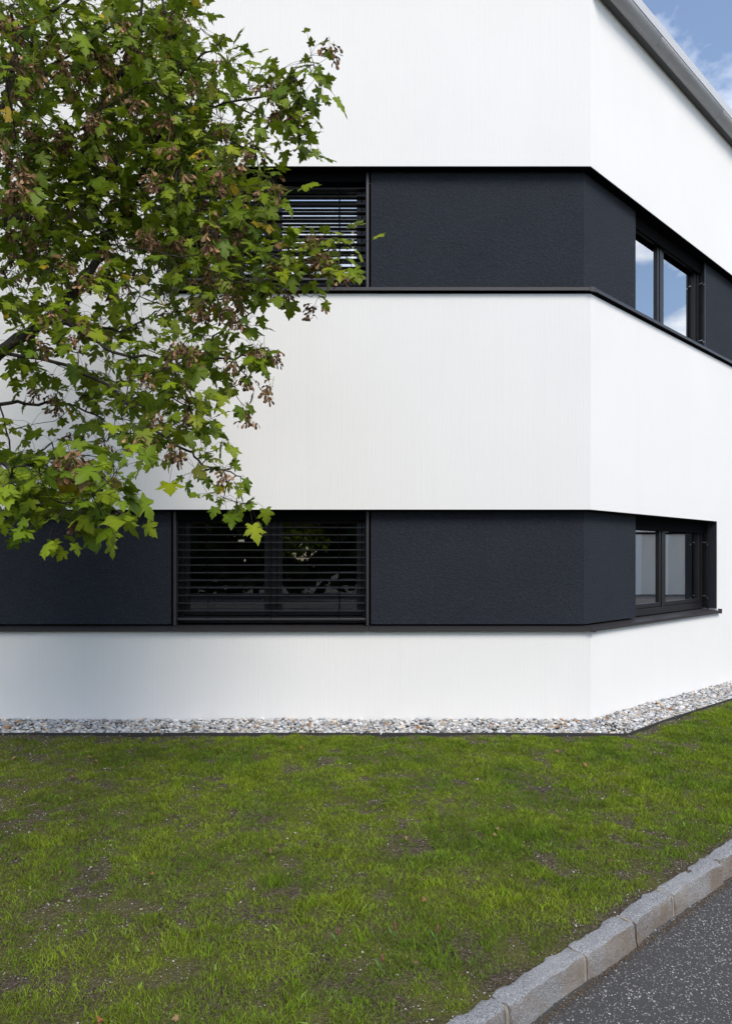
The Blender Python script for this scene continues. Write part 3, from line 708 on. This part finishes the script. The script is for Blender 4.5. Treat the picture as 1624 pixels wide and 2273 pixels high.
# ------------------------------------------------------------------ maple tree
def at(px, py, d): return np.array(((px - 812) / 1624 * d, d - 7.06, 1.58 + (1237 - py) / 1624 * d))
TB = np.array((-3.55, -2.62, float(g(-3.55, -2.62)) - .05))
tree = empty('maple_tree', tuple(TB)); tag(tree, 'tall maple with lobed green leaves and hanging brown winged seeds beside the white building', 'tree')
trunk = [(-3.55, -2.62, TB[2]), (-3.53, -2.63, .5), (-3.5, -2.6, 1.4), (-3.52, -2.55, 2.4), (-3.46, -2.5, 3.4), (-3.5, -2.45, 4.6), (-3.42, -2.4, 5.8), (-3.45, -2.4, 7.2)]
MB().tube(trunk, [.17, .145, .135, .125, .11, .09, .065, .03], 12).build('trunk', M['bark'], tree, True)
def limb(start, pts): return [np.array(start)] + [at(*p) for p in pts]
limbs = [
 (limb((-3.5, -2.6, 1.6), [(-260, 960, 4.4), (-90, 840, 4.4), (0, 786, 4.4), (81, 727, 4.4), (129, 691, 4.4), (167, 643, 4.45), (205, 596, 4.5), (238, 528, 4.55), (267, 471, 4.6), (295, 414, 4.65), (343, 328, 4.7), (372, 240, 4.75), (381, 190, 4.8), (371, 71, 4.85), (360, -40, 4.9)]), .048, .008),
 (limb((-3.5, -2.5, 2.9), [(-220, 560, 4.7), (-60, 515, 4.7), (0, 497, 4.7), (71, 478, 4.7), (130, 455, 4.65), (152, 405, 4.6), (186, 324, 4.6), (214, 257, 4.6), (247, 195, 4.6), (286, 119, 4.6), (310, 50, 4.6), (330, -60, 4.6)]), .036, .007),
 (limb((-3.5, -2.45, 4.2), [(-160, 330, 4.3), (-20, 260, 4.3), (14, 210, 4.3), (24, 157, 4.3), (60, 60, 4.3), (140, 10, 4.3), (200, -60, 4.3)]), .026, .007),
 ([at(*p) for p in [(105, 709, 4.4), (150, 720, 4.3), (205, 752, 4.25), (266, 785, 4.2), (381, 796, 4.15), (476, 796, 4.1), (533, 790, 4.1), (595, 772, 4.05)]], .014, .004),
 ([at(*p) for p in [(150, 720, 4.3), (233, 729, 4.5), (281, 736, 4.6), (324, 705, 4.7), (362, 682, 4.8)]], .010, .004),
 ([at(*p) for p in [(445, 796, 4.12), (468, 760, 4.2), (490, 734, 4.3), (562, 691, 4.4), (600, 640, 4.45)]], .007, .003),
 (limb((-3.5, -2.6, 1.5), [(-200, 960, 5.0), (0, 896, 5.0), (71, 898, 5.0), (143, 893, 5.0), (230, 930, 5.05)]), .020, .005),
 (limb((-3.5, -2.6, 1.3), [(-260, 960, 3.6), (-90, 960, 3.25), (0, 1020, 3.1), (40, 1070, 3.05), (95, 1100, 3.0), (150, 1115, 2.95), (240, 1115, 2.95)]), .020, .004),
 ([at(*p) for p in [(0, 786, 4.4), (119, 800, 4.2), (238, 858, 4.05), (328, 943, 4.0), (414, 996, 4.0), (443, 1030, 4.0), (485, 1042, 4.0), (535, 1058, 4.0)]], .013, .003),
 ([at(*p) for p in [(381, 190, 4.8), (420, 150, 4.7), (466, 110, 4.6), (500, 80, 4.6)]], .009, .004),
 ([at(*p) for p in [(372, 240, 4.75), (443, 238, 4.6), (514, 225, 4.5), (590, 212, 4.4), (638, 192, 4.35), (681, 148, 4.3), (700, 150, 4.3)]], .009, .003),
 ([at(*p) for p in [(514, 225, 4.5), (581, 265, 4.45), (640, 282, 4.4), (667, 300, 4.4)]], .005, .003),
 ([at(*p) for p in [(267, 471, 4.6), (400, 520, 4.5), (520, 560, 4.4), (634, 566, 4.3), (689, 559, 4.25), (720, 558, 4.25), (745, 552, 4.2)]], .011, .003),
 ([at(*p) for p in [(295, 414, 4.65), (400, 400, 4.5), (500, 420, 4.4), (590, 425, 4.35)]], .009, .003),
]
nodes = []; 
for pts, ra, rb in limbs:
    n = len(pts); P = []
    for i in range(n - 1):
        p0, p1, p2, p3 = pts[max(i - 1, 0)], pts[i], pts[i + 1], pts[min(i + 2, n - 1)]
        for tt_ in np.linspace(0, 1, 5)[:-1]:
            P.append(.5 * (2 * p1 + (p2 - p0) * tt_ + (2 * p0 - 5 * p1 + 4 * p2 - p3) * tt_ ** 2 + (3 * p1 - p0 - 3 * p2 + p3) * tt_ ** 3) + rng.normal(0, .006, 3))
    P.append(pts[-1]); m_ = len(P)
    MB().tube(P, [ra + (rb - ra) * (i / (m_ - 1)) ** .8 for i in range(m_)], 8).build('branch', M['bark'], tree, True)
    nodes += P
for i in range(8): nodes.append(np.array((-3.48, -2.45, 2.5 + .6 * i)))
n_fixed = len(nodes)
# leaf sprays: how thick the crown is, 0.5 m steps seen from the street
GRID = """8 8 7 4 6 8 9 9 4 0 0 0 0 0 0 0 0
8 8 5 4 6 8 8 8 7 3 0 0 0 0 0 0 0
8 8 6 7 7 8 8 8 8 6 2 0 0 2 1 0 0
8 8 4 4 6 7 8 8 7 6 5 3 3 4 2 0 0
7 7 3 2 7 8 8 8 7 5 5 5 5 2 0 0 0
8 8 4 3 8 8 8 8 7 5 5 4 3 4 1 0 0
8 8 6 5 8 8 8 7 6 6 6 3 0 3 1 0 0
8 8 7 7 8 8 9 8 7 7 6 1 0 1 0 0 0
7 7 6 7 8 8 8 8 8 7 7 5 2 0 0 0 0
7 6 6 6 6 7 7 8 8 8 7 6 2 0 0 0 0
8 8 8 7 6 6 7 8 8 8 8 6 3 3 2 3 0
7 8 7 4 5 7 7 4 6 7 8 8 6 4 4 2 0
8 8 7 6 7 7 6 4 4 7 8 8 7 4 0 0 0
8 7 6 7 5 1 2 6 6 4 6 7 5 2 0 0 0
6 6 6 7 5 3 4 5 6 5 4 4 2 0 0 0 0
5 6 7 8 8 7 6 7 7 6 4 4 2 0 0 0 0
2 4 5 6 8 8 8 8 7 7 5 4 0 0 0 0 0
3 5 4 4 6 7 7 6 6 6 5 0 0 0 0 0 0
3 3 4 4 7 7 6 6 3 5 3 0 0 0 0 0 0
5 6 6 6 6 6 6 5 5 4 1 0 0 0 0 0 0
7 7 5 6 4 2 4 4 4 2 0 0 0 0 0 0 0
7 7 6 4 0 0 0 0 1 4 2 0 0 0 0 0 0
8 6 4 2 2 1 0 0 0 1 3 3 0 0 0 0 0
7 8 8 8 6 2 0 0 0 0 0 0 0 0 0 0 0
3 2 4 3 2 0 0 0 0 0 0 0 0 0 0 0 0"""
NP_ = np.array(nodes); 
def proj(P): 
    d = P[..., 1] + 7.06; return 812 + P[..., 0] / d * 1624, 1237 - (P[..., 2] - 1.58) / d * 1624, d
lpx, lpy, ld = proj(NP_)
clusters = []; csize = []; vis = []
for row, line in enumerate(GRID.split('\n')):
    for colm, val in enumerate(line.split()):
        val = int(val); exp = val * ((.29 if row < 13 else .20) if row < 22 else .30)
        exp *= 1.12 if (val >= 7 and row < 13) else 1; cnt = int(exp) + (rng.rand() < exp - int(exp))
        for _ in range(cnt):
            px = 50 * colm + rng.uniform(4, 46) - (24 if colm > 7 else 0); py = 50 * row + rng.uniform(0, 46) - (80 if row >= 22 and colm < 6 else 10)
            j = np.argsort((lpx - px) ** 2 + (lpy - py) ** 2 + 9000 * rng.rand(len(lpx)) + np.where((ld < 3.5) & (py < 1075), 1e6, 0))[0]
            d = ld[j] + rng.normal(0, .30) * (1.0 if val > 4 else .4)
            if row >= 22 and colm < 6: d = 2.95 + rng.normal(0, .12)
            elif row >= 17 and colm < 6 and rng.rand() < .5: d = 5.0 + rng.normal(0, .2)
            d = min(max(d, 2.75), 5.9)
            clusters.append(at(px, py, d)); vis.append(True)
            if val >= 6 and row < 13 and colm < 11 and rng.rand() < .42: clusters.append(at(px + rng.normal(0, 18), py + rng.normal(0, 18), min(d + rng.uniform(.45, .95), 5.9))); vis.append(True)
tips = set()
for (px, py, d) in ((645, 165, 4.35), (690, 160, 4.3), (712, 190, 4.3), (668, 195, 4.3), (640, 205, 4.4), (600, 190, 4.4), (655, 240, 4.4), (690, 305, 4.4), (688, 340, 4.4), (660, 285, 4.4), (610, 440, 4.35), (600, 405, 4.35), (690, 552, 4.25), (728, 542, 4.2), (735, 562, 4.2), (712, 574, 4.25), (710, 545, 4.25), (690, 660, 4.4), (665, 640, 4.4), (580, 770, 4.05), (548, 835, 4.1), (590, 800, 4.05), (540, 900, 4.1), (500, 985, 4.0), (495, 1040, 4.0), (535, 1062, 4.0), (458, 1020, 4.0), (505, 1070, 4.0), (455, 1005, 4.0), (545, 720, 4.4), (245, 1080, 2.95), (275, 1140, 2.95)):
    tips.add(len(clusters)); clusters.append(at(px, py, d)); vis.append(True)
k_ = 0
while k_ < 430:
    p = np.array((-3.6, -2.4, 4.9)) + rng.uniform(-1, 1, 3) * np.array((2.5, 2.0, 3.4))
    q_ = (p - np.array((-3.6, -2.4, 4.9))) / np.array((2.5, 2.0, 3.4))
    if not .25 < np.dot(q_, q_) < 1 or p[1] > -.5: continue
    a_, b_, d_ = proj(p)
    if d_ > .4 and a_ > -90 and b_ > -110: continue
    clusters.append(p); vis.append(False); k_ += 1
# joining every spray to the nearest wood (minimum spanning growth)
allp = np.array(nodes + clusters); NN = len(allp); parent = np.full(NN, -1)
tree_d = np.full(NN, 1e9); near = np.zeros(NN, int); inn = np.zeros(NN, bool); inn[:n_fixed] = True
for i in range(n_fixed, NN):
    d = np.linalg.norm(allp[:n_fixed] - allp[i], axis=1); near[i] = d.argmin(); tree_d[i] = d.min() * .9
order = []
while True:
    c_ = np.where(~inn)[0]
    if len(c_) == 0: break
    i = c_[tree_d[c_].argmin()]; inn[i] = True; parent[i] = near[i]; order.append(i)
    d = np.linalg.norm(allp - allp[i], axis=1); upd = (~inn) & (d < tree_d); tree_d[upd] = d[upd]; near[upd] = i
load = np.ones(NN)
for i in reversed(order): load[parent[i]] += load[i]
tw = MB()
for i in order:
    a, b = allp[parent[i]], allp[i]; l_ = np.linalg.norm(b - a); r1 = .0021 * load[i] ** .42
    mid = (a + b) / 2 + rng.normal(0, .06, 3) * l_ + np.array((0, 0, -.04 * l_)); r0 = min(.0021 * (load[parent[i]] if parent[i] >= n_fixed else load[i] + 1) ** .42, r1 * 1.3)
    tw.tube([a, (a * .5 + mid * .5) + rng.normal(0, .02, 3) * l_, mid, (mid + b) / 2, b], [r0, (r0 + r1) / 2, r1, r1 * .95, r1 * .9], 5, False)
# leaves around every spray
LM = []; LC = []; LK = []; Lvis = []
cc = []
for ci in range(n_fixed, NN):
    p = allp[ci]; v_ = vis[ci - n_fixed]; d0 = p - allp[parent[ci]]; d0 = d0 / (np.linalg.norm(d0) + 1e-6)
    front_low = v_ and p[1] + 7.06 < 3.4
    tip = (ci - n_fixed) in tips; m_ = rng.randint(4, 6) if tip else (rng.randint(6, 11) if v_ else 6)
    hue = rng.rand()
    for q_ in range(m_):
        off = rng.normal(0, .55 if tip else 1, 3) * np.array((.07, .08, .055)); b = p + off
        t_ = off * 5 + d0 * .25 + rng.normal(0, .35, 3) + np.array((0, -.15, -.38)); t_ /= np.linalg.norm(t_)
        nrm = np.array((rng.normal(0, .45), -.40 + rng.normal(0, .42), .95 + rng.normal(0, .3))); nrm -= t_ * nrm.dot(t_); nrm /= np.linalg.norm(nrm)
        x_ = np.cross(t_, nrm); s = (rng.uniform(.044, .090) if rng.rand() < .88 else rng.uniform(.09, .12)) * (1.0 if not front_low else .92)
        Mx = np.zeros((3, 4)); Mx[:, 0] = x_ * s; Mx[:, 1] = t_ * s; Mx[:, 2] = nrm * s; Mx[:, 3] = b + t_ * s * .25
        LM.append(Mx); LK.append(rng.randint(10)); Lvis.append(v_)
        z = rng.rand()
        colr_ = np.array((.078, .130, .005)) * (1 - z) + np.array((.205, .270, .009)) * z
        if hue > .8: colr_ = colr_ * np.array((1.25, 1.1, .9))
        if front_low: colr_ = colr_ * np.array((1.0, 1.05, 1.0))
        u_ = rng.rand()
        if u_ < .008: colr_ = np.array((.48, .33, .02))
        elif u_ < .03: colr_ = np.array((.20, .20, .025))
        elif u_ < .036: colr_ = np.array((.22, .12, .05))
        LC.append(colr_)
        tw.tube([p, (p + b) / 2 + np.array((0, 0, .012)), b + t_ * s * .24], .0011, 3, False)
    cc.append((p, v_))
tag(tw.build('twigs', M['bark'], tree, True), kind='stuff')
LM = np.array(LM); LC = np.array(LC); LK = np.array(LK); Lvis = np.array(Lvis)
px_, py_, dd_ = proj(LM[:, :, 3]); scl = np.linalg.norm(LM[:, :, 0], axis=1) / dd_
inside = Lvis & (px_ > 0) & (py_ > 0) & (px_ < 1624)
cand = np.where(inside)[0]; big = cand[np.argsort(-scl[cand])][:300]; isbig = np.zeros(len(LM), bool); isbig[big] = True
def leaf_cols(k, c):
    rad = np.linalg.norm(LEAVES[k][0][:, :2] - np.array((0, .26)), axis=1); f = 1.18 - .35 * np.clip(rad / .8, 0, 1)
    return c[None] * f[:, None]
shared = {}
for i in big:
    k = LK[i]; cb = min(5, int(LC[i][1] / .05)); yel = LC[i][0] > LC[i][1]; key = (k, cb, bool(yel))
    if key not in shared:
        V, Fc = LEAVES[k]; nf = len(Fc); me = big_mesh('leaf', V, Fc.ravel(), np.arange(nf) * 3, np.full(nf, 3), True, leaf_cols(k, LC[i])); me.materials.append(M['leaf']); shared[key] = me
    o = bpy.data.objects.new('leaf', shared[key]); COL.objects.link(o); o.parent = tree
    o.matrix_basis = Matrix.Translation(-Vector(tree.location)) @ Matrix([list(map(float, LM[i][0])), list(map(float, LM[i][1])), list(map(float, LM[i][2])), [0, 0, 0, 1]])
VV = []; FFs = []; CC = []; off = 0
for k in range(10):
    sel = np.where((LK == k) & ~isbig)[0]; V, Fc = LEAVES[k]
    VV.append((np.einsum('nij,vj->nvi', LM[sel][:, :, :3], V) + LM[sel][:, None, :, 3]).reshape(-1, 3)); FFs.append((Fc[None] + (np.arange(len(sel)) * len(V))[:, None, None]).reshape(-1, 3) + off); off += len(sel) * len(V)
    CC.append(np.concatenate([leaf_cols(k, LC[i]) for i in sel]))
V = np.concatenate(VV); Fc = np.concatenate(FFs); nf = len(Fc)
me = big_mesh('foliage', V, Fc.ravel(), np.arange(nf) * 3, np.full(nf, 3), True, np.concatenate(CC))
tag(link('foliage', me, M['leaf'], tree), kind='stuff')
# winged seeds in hanging bunches
def seed_mesh(seed):
    rr = np.random.RandomState(seed); mb = MB(); cols = []
    def put(vs, fs, c): mb.add(vs, fs); cols.extend([c] * len(vs))
    b0 = len(mb.v); mb.tube([(0, 0, .03), (.004, .002, -.02), (0, .004, -.06)], .0013, 4); cols.extend([(.16, .15, .03)] * (len(mb.v) - b0))
    for k in range(rr.randint(9, 15)):
        p = np.array((rr.normal(0, .012), rr.normal(0, .012), -rr.uniform(.0, .075))); az_ = rr.uniform(0, 6.28)
        e0 = p + np.array((math.cos(az_), math.sin(az_), -.35)) * rr.uniform(.012, .026)
        b0 = len(mb.v); mb.tube([p, e0], .0009, 3); cols.extend([(.20, .17, .04)] * (len(mb.v) - b0))
        for sgn in (-1, 1):
            a2 = az_ + sgn * rr.uniform(.5, 1.1); d = np.array((math.cos(a2) * .6, math.sin(a2) * .6, -rr.uniform(.35, 1.1))); d /= np.linalg.norm(d)
            sd = np.cross(d, rr.normal(size=3)); sd /= np.linalg.norm(sd); nn_ = np.cross(d, sd); ln = rr.uniform(.030, .042)
            prof = [(0, .0035), (.18, .0055), (.4, .0032), (.65, .0085), (.9, .0098), (1.06, .004)]
            vs = []; 
            for (u, h) in prof:
                c0 = e0 + d * ln * u + nn_ * .004 * math.sin(3 * u); vs += [c0 - sd * h * .6, c0 + sd * h]
            fs = [(2 * q, 2 * q + 1, 2 * q + 3, 2 * q + 2) for q in range(5)]
            f = rr.uniform(.35, 1.3); c = np.array((.285, .16, .082)) * f
            put(vs, fs, tuple(c))
            vs = [e0 + d * ln * .16 + np.array(v_) * .0052 for v_ in ((1, 0, 0), (-1, 0, 0), (0, 1, 0), (0, -1, 0), (0, 0, 1), (0, 0, -1))]
            put(vs, [(0, 2, 4), (2, 1, 4), (1, 3, 4), (3, 0, 4), (2, 0, 5), (1, 2, 5), (3, 1, 5), (0, 3, 5)], tuple(c * np.array((.75, .8, .6))))
    me = mb.mesh('seed_bunch'); set_tint(me, np.array(cols)); me.materials.append(M['seed']); return me
SM = [seed_mesh(300 + k) for k in range(8)]
vc = [p for p, v_ in cc if v_ and (p[1] + 7.06 > 3.4 or rng.rand() < .1)]; rng.shuffle(vc); ns = 0
for p in vc:
    if ns >= 298: break
    for _ in range(1 if rng.rand() < .55 else 2):
        o = bpy.data.objects.new('seed_bunch', SM[rng.randint(8)]); COL.objects.link(o); o.parent = tree
        s = rng.uniform(.9, 1.3); q_ = p + rng.normal(0, .05, 3) + np.array((0, -.04, -.03))
        o.location = Vector(q_) - tree.location; o.rotation_euler = (rng.normal(0, .25), rng.normal(0, .25), rng.uniform(0, 6.28)); o.scale = (s, s, s); ns += 1

# ------------------------------------------------------------------ fallen leaves, small plants on the lawn
def dry_mesh(seed):
    V, Fc = leaf_mesh(seed, .5, .9, .8); V = V.copy(); V[:, 2] *= 1.3; nf = len(Fc)
    c = [(.22, .115, .06), (.17, .10, .06), (.27, .17, .09), (.30, .13, .05)][seed % 4]
    me = big_mesh('fallen_leaf', V, Fc.ravel(), np.arange(nf) * 3, np.full(nf, 3), True, np.tile(np.array(c), (len(V), 1))); me.materials.append(M['dry_leaf']); return me
DM = [dry_mesh(400 + k) for k in range(8)]
r = np.random.RandomState(77); cnt = 0
while cnt < 46:
    x = r.uniform(-3.2, 3.6); y = r.uniform(-4.5, 1.0) if r.rand() < .7 else r.uniform(-1.3, -.5)
    if not lawn_ok(x, y, .06): continue
    o = bpy.data.objects.new('fallen_leaf', DM[r.randint(8)]); COL.objects.link(o); s = r.uniform(.020, .038)
    o.location = (x, y, float(g(x, y)) + .024); o.rotation_euler = (r.normal(0, .35), r.normal(0, .35), r.uniform(0, 6.28)); o.scale = (s, s, s)
    tag(o, 'small dry brown maple leaf fallen on the lawn', 'leaf', 'fallen leaves on the lawn'); cnt += 1
for k in range(26):
    al = r.uniform(-3.4, 5.0); oo = -r.uniform(.05, GW - .05); p = plan_f(al, oo) if al < 2.2 else plan_r(al - 2.2, oo)
    o = bpy.data.objects.new('fallen_leaf', DM[(3, 2, 7)[k % 3]]); COL.objects.link(o); s = r.uniform(.022, .042)
    o.location = (p[0], p[1], float(g(*p)) + .035); o.rotation_euler = (r.normal(0, .4), r.normal(0, .4), r.uniform(0, 6.28)); o.scale = (s, s, s)
    tag(o, 'small dry orange brown leaf lying on the pale gravel', 'leaf', 'fallen leaves on the gravel')
pk = mat_simple('pink_flower', (.22, .06, .075), .7); gw = mat_simple('weed_green', (.10, .20, .04), .6)
def spot(px, py):
    dz = (1237 - py) / 1624; d = 3.0
    for _ in range(20): d = (float(g((px - 812) / 1624 * d, d - 7.06)) - 1.58) / dz
    return (px - 812) / 1624 * d, d - 7.06
fl0 = None
for (px, py, lab) in ((748, 2090, 'pink flower spike standing in the lawn, leftmost of three in a row across'), (873, 2078, 'pink flower spike standing in the lawn, middle one of three in a row across'), (967, 2085, 'pink flower spike standing in the lawn, rightmost of three in a row across'), (845, 2150, 'pink flower spike standing in the lawn, nearest to the camera')):
    x, y = spot(px, py); z = float(g(x, y)); rt = empty('flower_spike', (x, y, z - .01)); tag(rt, lab, 'flower', 'pink flower spikes in the lawn')
    MB().tube([(x, y, z - .01), (x + .002, y, z + .03)], .0018, 5).build('stem', gw, rt)
    hd = MB(); hd.tube([(x + .002, y, z + .028), (x + .004, y, z + .034), (x + .007, y, z + .05), (x + .009, y, z + .066)], [.002, .0042, .004, .0015], 8); hd.build('flower_head', pk, rt, True)
    lf = MB(); lf.add([(x - .002, y, z), (x - .02, y - .006, z + .03), (x - .028, y - .006, z + .048), (x - .012, y + .004, z + .026)], [(0, 1, 2, 3)]); lf.build('leaf_blade', gw, rt)
